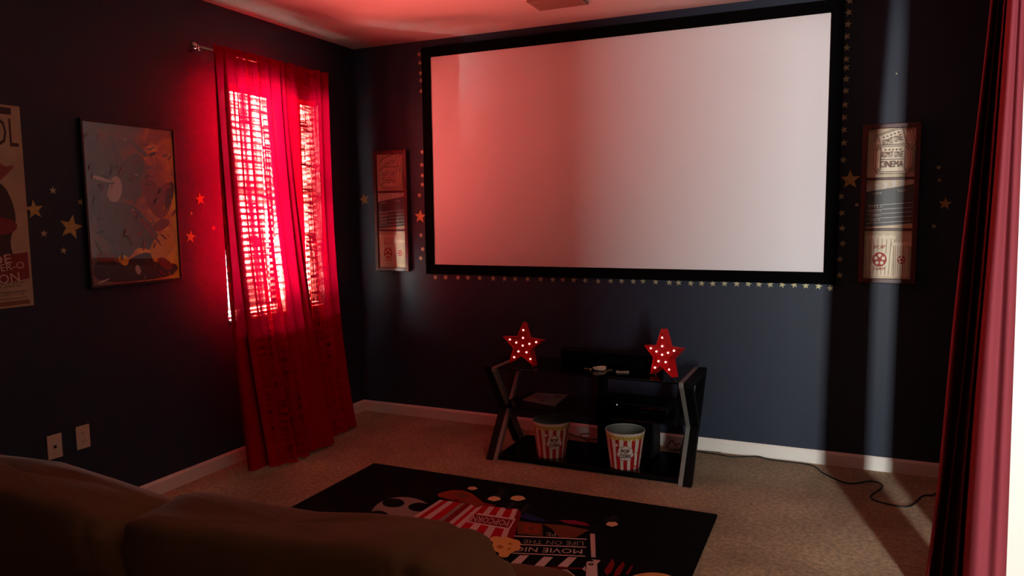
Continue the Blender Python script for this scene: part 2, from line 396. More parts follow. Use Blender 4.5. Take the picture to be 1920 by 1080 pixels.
# ------------------------------------------------------------------ ceiling vent
v0 = (1.66, -.405); vt = thing('ceiling_vent', (1.815, -.49, H), 'beige metal air vent with louvres in the ceiling above the screen', 'vent')
VM = mat('beige_vent_metal', (150, 128, 112), .5)
mb = MB()
for a, b in (((-.155, -.105), (.155, -.085)), ((-.155, .085), (.155, .105)), ((-.155, -.085), (-.135, .085)), ((.135, -.085), (.155, .085))):
    mb.box((a[0], a[1], -.012), (b[0], b[1], -.0005), VM)
mb.build('vent_frame', vt, bevel=.003)
mb = MB()
for i in range(9): mb.box((-.135, -.0015, -.009), (.135, .0015, .009), VM, Matrix.Translation((0, -.075+i*.0187, -.009)) @ Matrix.Rotation(math.radians(50), 4, 'X'))
mb.box((-.135, -.085, -.0015), (.135, .085, -.0005), BLACK); mb.build('louvre', vt)

# ------------------------------------------------------------------ wall plates
def plate(cu, cv, label, duplex):
    p = at(0, 0, cu, cv); t = thing('outlet_plate' if duplex else 'cable_plate', (0, p.y, p.z), label, 'outlet' if duplex else 'wall plate')
    mb = MB(); mb.box((0, -.036, -.058), (.005, .036, .058), PLATE); mb.build('cover', t, bevel=.003)
    mb = MB()
    if duplex:
        for dz in (.019, -.019):
            n = mb.add([(.0052, math.cos(a)*.016, dz+max(-.012, min(.012, math.sin(a)*.016))) for a in [2*PI*k/20 for k in range(20)]]); mb.face(range(n, n+20), PLATE)
        mb.build('receptacle', t)
        for dz in (.019, -.019):
            mb = MB()
            for dy in (-.0062, .0062): mb.box((.0053, dy-.001, dz-.001), (.0058, dy+.001, dz+.007), PLATED)
            mb.tube([(.0053, 0, dz-.007), (.0058, 0, dz-.007)], .0026, PLATED, 8)
            mb.build('slot', t)
    else:
        mb.box((.005, -.007, -.008), (.0062, .007, .006), PLATED); mb.build('jack', t)
    mb = MB()
    for dz in ((0,) if duplex else (.042, -.042)): mb = MB(); mb.tube([(.005, 0, dz), (.0058, 0, dz)], .003, PLATE, 8); mb.build('screw', t)
plate(102, 837, 'ivory cable jack plate low on the left wall, left of the outlet', False)
plate(155, 819, 'ivory duplex outlet plate low on the left wall', True)

# ------------------------------------------------------------------ star stickers
def wall_star(axis, u, v, R, label, group, mt, rot=0, name='star_sticker', pos=None):
    p = pos or at(axis, 0, u, v); th = .0015
    pts = star_pts(R, .42, rot)
    if axis == 1: poly = [(a, -.0003, b) for a, b in pts]; vec = (0, -th, 0)
    else: poly = [(.0003, -a, b) for a, b in pts]; vec = (th, 0, 0)
    mb = MB(); mb.prism(poly, vec, mt); o = mb.build(name); o.location = (p.x if axis == 1 else 0, 0 if axis == 1 else p.y, p.z)
    return tag(o, label, 'star sticker', group)
def ordn(i): return f"{i}{'th' if 10 <= i % 100 <= 20 else {1:'st',2:'nd',3:'rd'}.get(i % 10,'th')}"
# column right of the screen
colr = [(103,3),(99,45),(96,88),(92,132),(92,173),(90,214),(90,245),(90,286),(88,329),(85,379),(82,425),(82,470),(82,517),(79,579),(71,711),(74,771),(75,826),(77,881),(67,938),(66,996)]
for i, (a, b) in enumerate(colr):
    wall_star(1, 1540+a/1.93, b/1.93, .0215, f'small pale gold star sticker, {ordn(i+1)} from the top in the column right of the screen', 'small stars right of the screen', PALEG, random.uniform(-.35, .35))
# row under the screen
rowb = [(127,139),(219,139),(330,141),(419,142),(525,145),(647,149),(750,151),(845,153),(957,155),(1074,155),(1182,160),(1274,160),(1372,163),(1475,167),(1592,174),(1704,172),(1803,172),(1908,176)]
rowb = [(790+a/4.8, 490+b/4.8) for a, b in rowb] + [(1190+a/4.8, 490+b/4.8) for a, b in [(75,174),(190,180),(312,186),(396,188),(505,193),(603,193),(703,196),(809,195),(919,197),(1023,198),(1119,201),(1220,204),(1328,206),(1436,207),(1540,214),(1655,220),(1762,237)]]
for i, (a, b) in enumerate(rowb):
    wall_star(1, a, b+1, .0205, f'small pale gold star sticker, {ordn(i+1)} from the left in the row under the screen', 'small stars under the screen', PALEG, random.uniform(-.35, .35))
# column left of the screen
coll = [(787,102),(788.5,118),(790,137),(790.5,151),(791,171),(792.5,285),(792,309),(793,329),(793,346),(787.5,366),(790.5,441),(793.5,467),(790,484)]
for i, (a, b) in enumerate(coll):
    wall_star(1, a-1, b, .019, f'small star sticker, {ordn(i+1)} from the top in the column left of the screen', 'small stars left of the screen', PALEG, random.uniform(-.35, .35))
for axis, u, v, R, lab, mt in (
    (1, 1594, 337, .056, 'big gold star sticker between the screen and the right framed cinema art', GOLD),
    (1, 788, 406, .050, 'large star sticker half hidden by the left edge of the screen frame', GOLD),
    (1, 683, 374, .047, 'large gold star sticker left of the left framed cinema art', GOLD),
    (1, 1606.5, 384, .014, 'tiny star sticker between the big gold star and the right framed art', PALEG),
    (1, 1772, 382, .034, 'largest of the dim star stickers right of the right framed art', GOLD),
    (1, 1760, 314, .014, 'topmost dim little star sticker right of the right framed art', PALEG),
    (1, 1761, 338, .012, 'dim little star sticker just above the dim large star at right', PALEG),
    (1, 1751, 424, .015, 'lowest dim little star sticker right of the right framed art', PALEG),
    (1, 1681, 138, .006, 'tiny white dot star high above the right framed art', PALEG),
    (0, 64, 393, .045, 'gold star sticker close to the right edge of the paper poster', GOLD),
    (0, 133, 426, .062, 'biggest gold star sticker on the left wall, left of the framed poster', GOLD),
    (0, 99, 357, .019, 'highest little gold star sticker between the two posters', PALEG),
    (0, 82, 438, .018, 'little gold star sticker below the star beside the paper poster', PALEG),
    (0, 119, 470, .018, 'lowest little gold star sticker between the two posters', PALEG),
    (0, 151, 379, .018, 'little gold star sticker touching the left edge of the framed poster', PALEG),
    (0, 375, 373, .037, 'upper larger orange star sticker between framed poster and red curtain', GOLD),
    (0, 357, 444, .037, 'lower larger orange star sticker right of the framed poster', GOLD),
    (0, 358.5, 400, .013, 'tiny orange star sticker between the two larger ones by the curtain', PALEG),
    (0, 400, 427.5, .017, 'little star sticker nearest the red curtain', PALEG)):
    wall_star(axis, u, v, R, lab, 'scattered star stickers', mt, random.uniform(-.25, .25))

# ------------------------------------------------------------------ framed cinema art (two)
MAHOG = mat('dark_mahogany', (74, 30, 24), .38, noise_amt=.25, noise_scale=30)
MAHOGD = mat('frame_side_black', (20, 10, 9), .45)
AGED = mat('aged_cream_print', (200, 182, 150), .5, noise_amt=.14, noise_scale=14)
PALEP = mat('pale_print', (222, 208, 180), .5, noise_amt=.06, noise_scale=25)
BRN = mat('brown_print_line', (70, 40, 28), .6)
SLATE = mat('slate_print', (74, 76, 74), .5, noise_amt=.12, noise_scale=20)
CHALK = mat('chalk_print', (205, 200, 188), .6)
REDP = mat('faded_red_print', (160, 52, 42), .6)
def cinema_art(x0, label):
    """wooden shadow frame holding three printed panels, one above another"""
    w, h = .290, .888; t = thing('cinema_wall_art', (x0, 0, 1.0969), label, 'framed art', 'framed cinema art beside the screen'); d = .032; b = .026
    mb = MB()
    mb.box((0, -d, 0), (b, -.001, h), MAHOG); mb.box((w-b, -d, 0), (w, -.001, h), MAHOG)
    mb.box((b, -d, 0), (w-b, -.001, b), MAHOG); mb.box((b, -d, h-b), (w-b, -.001, h), MAHOG)
    ph = (h-2*b-2*.014)/3
    for k in (1, 2): z = b+k*ph+(k-1)*.014; mb.box((b, -d+.004, z), (w-b, -.001, z+.014), MAHOG)
    mb.build('frame', t, bevel=.003)
    pw = w-2*b; Y = -.016
    for k in range(3):
        zb = h-b-ph-k*(ph+.014); lay = [0]
        mb = MB(); mb.box((b, Y, zb), (w-b, Y+.006, zb+ph), (AGED, SLATE, AGED)[k])
        def P(a, c): return (b+a*pw, Y-.0004-.0003*lay[0], zb+c*ph)
        def poly(pts, mt): lay[0] += 1; mb.flat([P(*q) for q in pts], mt)
        def seg(p, q, wd, mt):
            dx, dy = q[0]-p[0], q[1]-p[1]; L = math.hypot(dx, dy); nx, ny = -dy/L*wd/2, dx/L*wd/2
            poly([(p[0]-nx, p[1]-ny), (q[0]-nx, q[1]-ny), (q[0]+nx, q[1]+ny), (p[0]+nx, p[1]+ny)], mt)
        def loop(pts, wd, mt):
            for i in range(len(pts)): seg(pts[i], pts[(i+1) % len(pts)], wd, mt)
        def txt(s_, p, w_, h_, ang, mt):
            lay[0] += 1; ca, sa = math.cos(ang), math.sin(ang)
            text(mb, s_, lambda a, c: P(p[0]+ca*a*w_-sa*c*h_, p[1]+sa*a*w_+ca*c*h_), mt)
        if k == 0:
            def ticket(c, ang, sx, sy):
                ca, sa = math.cos(ang), math.sin(ang)
                def T(q): return (c[0]+ca*q[0]*sx-sa*q[1]*sy, c[1]+sa*q[0]*sx+ca*q[1]*sy)
                out = []
                for cx_, cy_, a0 in ((1, 1, PI), (-1, 1, -PI/2), (-1, -1, 0), (1, -1, PI/2)):
                    for j in range(6): a = a0+PI/2*j/5 if True else 0; out.append((cx_+.2*math.cos(a)*1.0, cy_+.28*math.sin(a)))
                def ring(sc): 
                    r = []
                    for cx_, cy_, seq in ((1, 1, range(6)), (-1, 1, range(6)), (-1, -1, range(6)), (1, -1, range(6))):
                        a0 = {(1, 1): -PI/2, (-1, 1): 0, (-1, -1): PI/2, (1, -1): PI}[(cx_, cy_)]
                        for j in seq: a = a0 - PI/2*j/5; r.append(T(((cx_+.24*math.cos(a))*sc, (cy_+.36*math.sin(a))*sc)))
                    return r
                poly(ring(1), PALEP); loop(ring(.97), .012, BRN); loop(ring(.86), .010, BRN)
                for sx_ in (-.60, .60): seg(T((sx_, -.80)), T((sx_, .80)), .012, BRN)
                for j in range(5): q = T((-.36+.18*j, .62)); poly([(q[0]+a, q[1]+b_) for a, b_ in star_pts(.022, .42)], BRN)
                return T
            T = ticket((.54, .70), .28, .44, .27); q = T((-.5, -.05)); txt('ADMIT ONE', q, .42, .13, .30, BRN)
            T = ticket((.54, .37), 0, .42, .30)
            txt('ADMIT ONE', (.29, .40), .46, .12, 0, BRN); txt('CINEMA', (.28, .20), .48, .13, 0, BRN); seg((.28, .36), (.76, .36), .010, BRN)
        if k == 1:
            poly([(0, .76), (1, .90), (1, 1), (0, 1)], AGED); poly([(0, 0), (1, 0), (1, .10), (0, .02)], AGED)
            for j in range(6):
                x = -.02+.175*j; y = .77+j*.024
                poly([(x, y), (x+.09, y+.012), (x+.15, y+.075), (x+.06, y+.063)], CHALK); poly([(x, y+.125), (x+.09, y+.137), (x+.15, y+.077), (x+.06, y+.065)], CHALK)
            txt('SCENE', (.14, .70), .2, .045, .06, CHALK); txt('TAKE', (.66, .745), .18, .045, .06, CHALK)
            for z in (.47, .375, .285, .195, .10): seg((.03, z), (.97, z+.055), .010, CHALK)
            for j, s_ in enumerate(('TITLE', 'DIRECTOR', 'CAMERA', 'DATE')): txt(s_, (.06+.02*j, .415-.092*j), .30-.03*j, .05, .055, CHALK)
        if k == 2:
            for cxx, base, top, sx in ((.34, .06, .86, .29), (.80, .06, .72, .17)):
                poly([(cxx-sx*.85, base), (cxx+sx*.85, base), (cxx+sx, top), (cxx-sx, top)], PALEP)
                for j in range(6):
                    a = -1+2*(j+.5)/6
                    seg((cxx+sx*.83*a, base+.02), (cxx+sx*.97*a, top-.02), .018, mat('tan_print_stripe', (176, 148, 118), .6))
                for j in range(9):
                    q = (cxx-sx+2*sx*j/8, top+.012*(j % 2)); poly([(q[0]+.05*math.cos(a), q[1]+.04*math.sin(a)) for a in [2*PI*i/10 for i in range(10)]], PALEP)
                c = (cxx, .40); r = sx*.62
                poly([(c[0]+r*math.cos(a), c[1]+r*1.0*math.sin(a)) for a in [2*PI*i/24 for i in range(24)]], PALEP)
                r *= .86; poly([(c[0]+r*math.cos(a), c[1]+r*math.sin(a)) for a in [2*PI*i/24 for i in range(24)]], REDP)
                for j in range(5):
                    q = (c[0]+r*.55*math.cos(2*PI*j/5+.3), c[1]+r*.55*math.sin(2*PI*j/5+.3)); poly([(q[0]+r*.24*math.cos(a), q[1]+r*.24*math.sin(a)) for a in [2*PI*i/12 for i in range(12)]], PALEP)
                if cxx < .5: txt('POP', (cxx-.12, .62), .24, .07, .05, REDP); txt('CORN', (cxx-.13, .17), .26, .06, .05, REDP)
        mb.build(('ticket_panel', 'clapperboard_panel', 'popcorn_panel')[k], t)
    return t
cinema_art(.170, 'tall narrow mahogany framed cinema art with three panels, left of the screen')
cinema_art(3.4645, 'tall narrow mahogany framed cinema art with three panels, right of the screen')

# ------------------------------------------------------------------ posters on the left wall
def fire_print():
    m = bpy.data.materials.new('smoky_fire_print'); m.use_nodes = True; nt = m.node_tree; b = nt.nodes['Principled BSDF']
    b.inputs['Roughness'].default_value = .5
    b.inputs['Coat Weight'].default_value = 1.0; b.inputs['Coat Roughness'].default_value = .02
    tc = nt.nodes.new('ShaderNodeTexCoord')
    n = nt.nodes.new('ShaderNodeTexNoise'); n.inputs['Scale'].default_value = 4.2; n.inputs['Detail'].default_value = 5; n.inputs['Distortion'].default_value = .8
    nt.links.new(tc.outputs['Object'], n.inputs['Vector'])
    sp = nt.nodes.new('ShaderNodeSeparateXYZ'); nt.links.new(tc.outputs['Object'], sp.inputs[0])
    # warmer towards the right (y) and the lower half (z) of the sheet
    g = nt.nodes.new('ShaderNodeMath'); g.operation = 'MULTIPLY_ADD'; g.inputs[1].default_value = .85; g.inputs[2].default_value = -.17; nt.links.new(sp.outputs['Y'], g.inputs[0])
    h = nt.nodes.new('ShaderNodeMath'); h.operation = 'MULTIPLY_ADD'; h.inputs[1].default_value = -.22; nt.links.new(sp.outputs['Z'], h.inputs[0]); nt.links.new(g.outputs[0], h.inputs[2])
    a = nt.nodes.new('ShaderNodeMath'); a.operation = 'ADD'; nt.links.new(n.outputs['Fac'], a.inputs[0]); nt.links.new(h.outputs[0], a.inputs[1])
    r = nt.nodes.new('ShaderNodeValToRGB'); e = r.color_ramp.elements
    e[0].position = 0; e[0].color = (*lin((62, 74, 72)), 1); e[1].position = 1; e[1].color = (*lin((255, 205, 60)), 1)
    for p, c in ((.30, (96, 92, 84)), (.42, (130, 84, 56)), (.52, (150, 66, 34)), (.62, (214, 120, 30)), (.72, (250, 190, 50))):
        q = r.color_ramp.elements.new(p); q.color = (*lin(c), 1)
    nt.links.new(a.outputs[0], r.inputs['Fac']); nt.links.new(r.outputs['Color'], b.inputs['Base Color'])
    return m
FIRE = fire_print()
GLOSSD = mat('glossy_dark_print', (44, 34, 32), .5, coat=1)
GLOSSG = mat('glossy_grey_print', (88, 86, 80), .5, coat=1)
GLOSSR = mat('glossy_rust_print', (120, 46, 34), .5, coat=1)
GLOSSW = mat('glossy_pale_print', (190, 180, 168), .5, coat=1)
GLOSSY = mat('glossy_amber_print', (226, 166, 50), .5, coat=1)
for m_ in (GLOSSD, GLOSSG, GLOSSR, GLOSSW, GLOSSY): m_.node_tree.nodes['Principled BSDF'].inputs['Coat Roughness'].default_value = .02
po = thing('framed_poster', (0, -2.2376, 1.1643), 'framed glossy poster of dark abstract shapes over orange fire and smoke', 'poster')
pw, ph_ = .5528, .8289
mb = MB()
for a, b_ in (((0, 0), (pw, .012)), ((0, ph_-.012), (pw, ph_)), ((0, .012), (.012, ph_-.012)), ((pw-.012, .012), (pw, ph_-.012))): mb.box((.001, a[0], a[1]), (.022, b_[0], b_[1]), BLACK)
mb.build('frame', po, bevel=.002)
mb = MB(); mb.box((.002, .010, .010), (.014, pw-.010, ph_-.010), FIRE)
lay = 0
def blob(pts, mt, smooth=3):
    """rounded abstract shape in fractions of the sheet (u right, v up)"""
    global lay; lay += 1; P = pts[:]
    for _ in range(smooth):
        Q = []
        for i in range(len(P)): a, b = P[i], P[(i+1) % len(P)]; Q += [(a[0]*.75+b[0]*.25, a[1]*.75+b[1]*.25), (a[0]*.25+b[0]*.75, a[1]*.25+b[1]*.75)]
        P = Q
    mb.flat([(.0142+.00003*lay, a*pw, b*ph_) for a, b in P], mt)
# plain abstract shapes, no figures
for pts, mt in (
    ([(.30, .62), (.42, .78), (.60, .84), (.66, .74), (.56, .66), (.62, .56), (.48, .52), (.36, .54)], GLOSSG),
    ([(.27, .90), (.31, .92), (.42, .74), (.50, .68), (.44, .64), (.34, .74)], GLOSSG),
    ([(.46, .90), (.50, .91), (.70, .82), (.66, .79)], GLOSSG),
    ([(.06, .66), (.08, .675), (.24, .655), (.30, .63), (.20, .635)], GLOSSW),
    ([(.24, .60), (.30, .68), (.38, .66), (.38, .56), (.30, .50), (.22, .54)], GLOSSW),
    ([(.10, .30), (.12, .50), (.28, .52), (.50, .50), (.64, .40), (.80, .26), (.70, .20), (.50, .24), (.42, .16), (.22, .18), (.20, .30)], GLOSSG),
    ([(.58, .64), (.68, .68), (.80, .60), (.90, .66), (.95, .58), (.90, .46), (.80, .40), (.70, .44), (.62, .54)], GLOSSR),
    ([(.84, .46), (.94, .52), (.98, .64), (.92, .66), (.86, .58)], GLOSSD),
    ([(.66, .36), (.80, .42), (.90, .40), (.88, .36), (.74, .32)], GLOSSR),
    ([(.04, .02), (.04, .16), (.20, .17), (.34, .13), (.50, .19), (.66, .20), (.78, .10), (.96, .12), (.96, .02)], GLOSSD),
    ([(.06, .16), (.10, .22), (.28, .20), (.24, .15)], GLOSSR),
    ([(.28, .17), (.36, .20), (.42, .15), (.36, .11)], GLOSSY),
    ([(.64, .24), (.66, .14), (.76, .12), (.96, .22), (.96, .34), (.80, .33)], GLOSSY),
    ([(.70, .14), (.78, .17), (.92, .10), (.84, .06)], GLOSSR),
    ([(.44, .46), (.47, .48), (.62, .40), (.80, .22), (.76, .24), (.60, .36)], GLOSSR),
    ([(.46, .10), (.50, .13), (.54, .08), (.50, .05)], GLOSSW),
    ([(.08, .035), (.20, .055), (.19, .045), (.08, .025)], GLOSSW)):
    blob(pts, mt)
rnd = random.Random(5)
for i in range(150):
    u = rnd.uniform(.05, .95); v = rnd.uniform(.03, .92); warm = (u-.5)+(.45-v)
    mt = rnd.choice((GLOSSR, GLOSSY, GLOSSR) if warm > .25 and v < .7 else (GLOSSG, GLOSSD, GLOSSG, GLOSSR)) if rnd.random() > .08 else GLOSSW
    a = rnd.uniform(-.4, 1.6)+(1.2 if v < .3 else 0); L_ = rnd.uniform(.012, .060)*(.4 if mt in (GLOSSW,) else 1); w_ = L_*rnd.uniform(.12, .35)
    ca, sa = math.cos(a), math.sin(a)
    P = [(-L_, 0), (-L_*.2, w_), (L_, w_*.2), (L_*.3, -w_)]
    P = [(min(.97, max(.03, u+(p*ca-q*sa))), min(.975, max(.02, v+(p*sa+q*ca)*.66))) for p, q in P]
    blob(P, mt, 1)
mb.build('print', po)

CREAM = mat('cream_poster_paper', (176, 160, 128), .6, noise_amt=.10, noise_scale=9)
PBROWN = mat('poster_brown_ink', (66, 38, 30), .6); PBLK = mat('poster_dark_ink', (44, 36, 32), .6); PRED = mat('poster_red_ink', (122, 34, 34), .6)
pp = thing('paper_poster', (0, -3.115, 1.1154), 'unframed cream paper poster with red band, cut by the left edge', 'poster')
pw2, ph2 = .603, .8963
mb = MB(); mb.box((.0005, 0, 0), (.0022, pw2, ph2), CREAM); lay = 0
def L2(pts, mt):
    global lay; lay += 1; mb.flat([(.0023+.0001*lay, pw2-a, b) for a, b in pts], mt)    # a is measured from the right edge
def T2(s_, a, b, w_, h_, ang, mt):
    global lay; lay += 1; ca, sa = math.cos(ang), math.sin(ang); X = .0023+.0001*lay
    text(mb, s_, lambda u, v: (X, pw2-a+ca*u*w_-sa*v*h_, b+sa*u*w_+ca*v*h_), mt)
def R2(pts, mt):
    P = pts
    for _ in range(2):
        Q = []
        for i in range(len(P)): a, b = P[i], P[(i+1) % len(P)]; Q += [(a[0]*.75+b[0]*.25, a[1]*.75+b[1]*.25), (a[0]*.25+b[0]*.75, a[1]*.25+b[1]*.75)]
        P = Q
    L2(P, mt)
L2([(.04, .855), (.60, .855), (.60, .885), (.04, .885)], PBLK)
T2('OOL', .215, .715, .20, .125, 0, PBROWN)
R2([(.16, .60), (.12, .70), (.10, .62), (.03, .64), (.09, .58), (.16, .52)], mat('poster_pale_red', (140, 70, 60), .6))
# abstract dark and red patches where the printed picture stands
R2([(.40, .50), (.22, .58), (.10, .56), (.06, .47), (.05, .38), (.09, .30), (.07, .20), (.16, .16), (.22, .30), (.40, .30)], PBLK)
R2([(.40, .44), (.20, .42), (.05, .39), (.05, .34), (.14, .32), (.40, .33)], PRED)
R2([(.30, .52), (.20, .54), (.16, .44), (.24, .38), (.40, .40)], PRED)
R2([(.22, .43), (.12, .44), (.13, .40), (.24, .39)], mat('poster_grey_ink', (120, 112, 100), .6))
L2([(.60, .155), (.015, .245), (.015, .385-.115), (.018, .12), (.60, .02)][:0] or [(.60, .19), (.012, .245), (.012, .125), (.60, .055)], PRED)
PL = mat('poster_pale_ink', (200, 188, 168), .6)
T2('DE', .170, .193, .085, .040, .09, PL); T2('RDER-O', .20, .158, .17, .032, .09, PL); T2('SON', .175, .105, .12, .042, .09, PL)
for z, w_ in ((.098, .4), (.084, .38)): T2('AND THE WHOLE OF A CREW', .43, z, w_, .009, .02, PBLK)
for z in (.070, .040): L2([(.55, z-.004), (.03, z), (.03, z+.0025), (.55, z-.0015)], PBLK)
for z in (.058, .049): T2('PRESENTED IN ASSOCIATION WITH THE PICTURE HOUSE', .50, z, .46, .006, .01, PBLK)
L2([(.60, .008), (.02, .010), (.02, .030), (.60, .026)], mat('poster_rust_ink', (120, 84, 60), .6))
mb.build('sheet', pp)

# ------------------------------------------------------------------ television stand: X shaped sides, black glass shelves
SX0, SX1, SYF, SYB, SZT = 1.405, 2.662, -.70, -.24, .585
st = thing('media_stand', ((SX0+SX1)/2, (SYF+SYB)/2, 0), 'low black glass media stand with X shaped black and grey sides', 'tv stand')
OX, OY = st.location.x, st.location.y
yf, yb = SYF-OY, SYB-OY
def xleg(x, d):
    """one side frame; d=+1: right side. Black outer board, grey inner board, both X shaped"""
    for nm, xa, xb, mt, wd in (('black_side', x-.048*d, x, BLKM, .046), ('grey_side', x-.074*d, x-.048*d, GREYM, .040)):
        lo, hi = min(xa, xb), max(xa, xb); mb = MB()
        w_ = wd*1.0; mb.prism([(lo, yf, 0), (lo, yf+w_, 0), (lo, yb, SZT-.02), (lo, yb-w_, SZT-.02)], (hi-lo, 0, 0), mt)
        ym, zm_ = (yf+yb)/2, (SZT-.02)/2; sh = -.085 if d > 0 else 0
        mb.prism([(lo, yf, SZT-.02), (lo, ym-w_/2, zm_), (lo, ym+w_/2, zm_), (lo, yf+w_, SZT-.02)], (hi-lo, 0, 0), mt)
        P_ = [(lo, ym-w_/2, zm_), (lo+sh, yb-w_, 0), (lo+sh, yb, 0), (lo, ym+w_/2, zm_)]; mb.prism(P_, (hi-lo, 0, 0), mt)
        mb.box((lo, yf, SZT-.032), (hi, yb, SZT-(0 if mt is BLKM else .002)), mt)
        mb.build(nm, st, bevel=.003)
xleg(SX1-OX, 1); xleg(SX0-OX, -1)
for nm, z, a, b in (('top_shelf', SZT-.016, SX0+.079, SX1-.079), ('middle_shelf', .325, SX0+.10, SX1-.10), ('bottom_shelf', .030, SX0+.079, SX1-.079)):
    mb = MB()
    mb.box((a-OX, yf+(.02 if nm != 'middle_shelf' else .05), z), (b-OX, yb-.005, z+.010), GLASSB)
    if nm == 'middle_shelf':
        for xx in (SX0-OX+.074, SX1-OX-.100): mb.box((xx, -.05, z-.03), (xx+.026, .05, z+.012), BLKM)
    if nm == 'bottom_shelf':
        mb.box((a-OX, yf+.03, z-.028), (b-OX, yf+.045, z), BLKM)
    mb.build(nm, st, bevel=.002)
mb = MB(); mb.box((2.01-OX, yb-.10, .0405), (2.07-OX, yb-.07, .3245), BLKM); mb.box((2.01-OX, yb-.10, .3355), (2.07-OX, yb-.07, SZT-.0165), BLKM); mb.build('centre_post', st, bevel=.003)

# ------------------------------------------------------------------ boxes of the sound system
t = thing('subwoofer', (2.235, -.345, .0405), 'plain black subwoofer box on the bottom shelf behind the right bucket', 'speaker')
mb = MB(); mb.box((-.155, -.09, .006), (.155, .09, .262), BLKM); mb.build('cabinet', t, bevel=.008)
mb = MB(); mb.box((-.145, -.094, .016), (.145, -.0905, .252), VELVET); mb.build('grille', t, bevel=.002)
for a in (-.12, .12):
    for b in (-.06, .06): mb = MB(); mb.tube([(a, b, 0), (a, b, .007)], .012, BLACK, 10); mb.build('foot', t)
t = thing('disc_player', (2.29, -.40, .3355), 'black disc player with tiny lit button on the middle shelf', 'disc player')
mb = MB(); mb.box((-.2, -.12, .006), (.2, .12, .058), BLKM); mb.build('housing', t, bevel=.004)
mb = MB(); mb.box((-.19, -.123, .014), (.19, -.1205, .050), GLASSB); mb.build('front_panel', t)
mb = MB(); mb.ball((-.10, -.1235, .044), .0035, mat('white_led', (230, 230, 220), .4, emit=.7), 6); mb.build('led', t)
t = thing('centre_speaker', (2.08, -.33, SZT-.006), 'long low black speaker at the back of the top shelf between the stars', 'speaker')
mb = MB(); mb.box((-.30, -.055, .004), (.33, .055, .085), BLKM); mb.build('cabinet', t, bevel=.005)
mb = MB(); mb.box((-.29, -.059, .012), (.32, -.0555, .077), VELVET); mb.build('grille', t)
for a in (-.26, .29): mb = MB(); mb.tube([(a, 0, 0), (a, 0, .005)], .012, BLACK, 10); mb.build('foot', t)

# ------------------------------------------------------------------ marquee stars
BULB = mat('warm_bulb', (255, 214, 200), .4, emit=2.2)
def marquee(p, R, yaw, roll, label):
    t = thing('marquee_star', p, label, 'light-up star', 'light-up marquee stars on the media stand', rot=(math.radians(-4), 0, yaw))
    dep = .052; zc = R*math.cos(PI/5)+.012
    M = Matrix.Translation((0, 0, zc)) @ Matrix.Rotation(roll, 4, 'Y')
    def pt(a, b, y): return M @ Vector((a, y, b))
    out = star_pts(R, .44); inn = star_pts(R*.955, .44)
    mb = MB(); k = 10
    a0 = mb.add([pt(a, b, -dep/2) for a, b in out]); b0 = mb.add([pt(a, b, dep/2) for a, b in out]); c0 = mb.add([pt(a*.955, b*.955, -dep/2) for a, b in out]); d0 = mb.add([pt(a*.955, b*.955, -dep/2+.014) for a, b in out])
    for i in range(k):
        j = (i+1) % k
        mb.face((a0+i, b0+i, b0+j, a0+j), RED); mb.face((a0+j, c0+j, c0+i, a0+i), RED); mb.face((c0+i, c0+j, d0+j, d0+i), RED)
    mb.face([b0+i for i in range(k)], RED); mb.build('shell', t)
    mb = MB(); mb.flat([pt(a*.955, b*.955, -dep/2+.013) for a, b in out][::-1], RED); mb.build('face_plate', t)
    bp = [(0, 0)]
    for i in range(5):
        a = 2*PI*i/5; bp += [(math.sin(a)*R*.33, math.cos(a)*R*.33), (math.sin(a)*R*.66, math.cos(a)*R*.66)]
    for q in bp:
        mb = MB(); mb.ball(pt(q[0], q[1], -dep/2+.010), .0056, BULB, 8); mb.build('bulb', t)
    for sgn in (-1, 1):
        q = pt(sgn*math.sin(4*PI/5)*R*.93, math.cos(4*PI/5)*R*.93, 0)
        mb = MB(); mb.tube([(q.x, 0, q.z-.003), (q.x-sgn*.010, .0, .006), (q.x-sgn*.022, 0, .002)], .003, CHROME, 8); mb.build('foot', t)
    return t
ztop = SZT-.0055
pl = at(1, -.585, 981, 655); pr = at(1, -.585, 1243, 665)
marquee((pl.x, -.585, ztop), .144, math.radians(-4), math.radians(1), 'red light-up star at the left end of the media stand, facing forward')
marquee((pr.x, -.585, ztop), .146, math.radians(-33), math.radians(-4), 'red light-up star at the right end of the media stand, turned sideways')

# ------------------------------------------------------------------ small things on the stand
q = at(2, ztop+.01, 1124, 691)
t = thing('charging_cable', (q.x, q.y, ztop), 'small folded white charging cable with plug on the top glass shelf', 'cable')
WPL = mat('white_plastic', (225, 215, 190), .4); TANP = mat('tan_plastic', (140, 112, 80), .5)
mb = MB(); pts = []
for i in range(60):
    a = i/59*2*PI*4; r = .030+.004*math.sin(a*1.7); pts.append((math.cos(a)*r*1.15+.004*math.sin(a*3), math.sin(a)*r*.62, .005+.016*(i/59)+.002*math.sin(a*2)))
mb.tube([Matrix.Rotation(.5, 3, 'Z') @ Vector(p) for p in pts], .0032, WPL, 6); mb.build('cable_loop', t)
mb = MB(); mb.box((-.012, -.026, .0005), (.012, .018, .020), WPL, Matrix.Translation((.012, .004, 0)) @ Matrix.Rotation(-.7, 4, 'Z')); mb.build('plug', t, bevel=.003)
mb = MB(); mb.tube([(.018, -.030, .003), (.045, -.022, .003), (.060, .012, .003), (.072, .026, .003)], .0026, TANP, 6); mb.build('cable_end', t)
mb = MB(); mb.tube([(-.095, -.006, .004), (-.055, -.012, .004)], .0042, mat('grey_plastic', (90, 90, 86), .4), 8); mb.ball((-.05, -.013, .005), .005, WPL, 6); mb.build('jack_plug', t)
q = at(2, ztop+.004, 1167, 697)
t = thing('remote_control', (q.x, q.y, ztop), 'tiny flat pale remote control on the top glass shelf, right of the cable', 'remote control', rot=(0, 0, math.radians(24)))
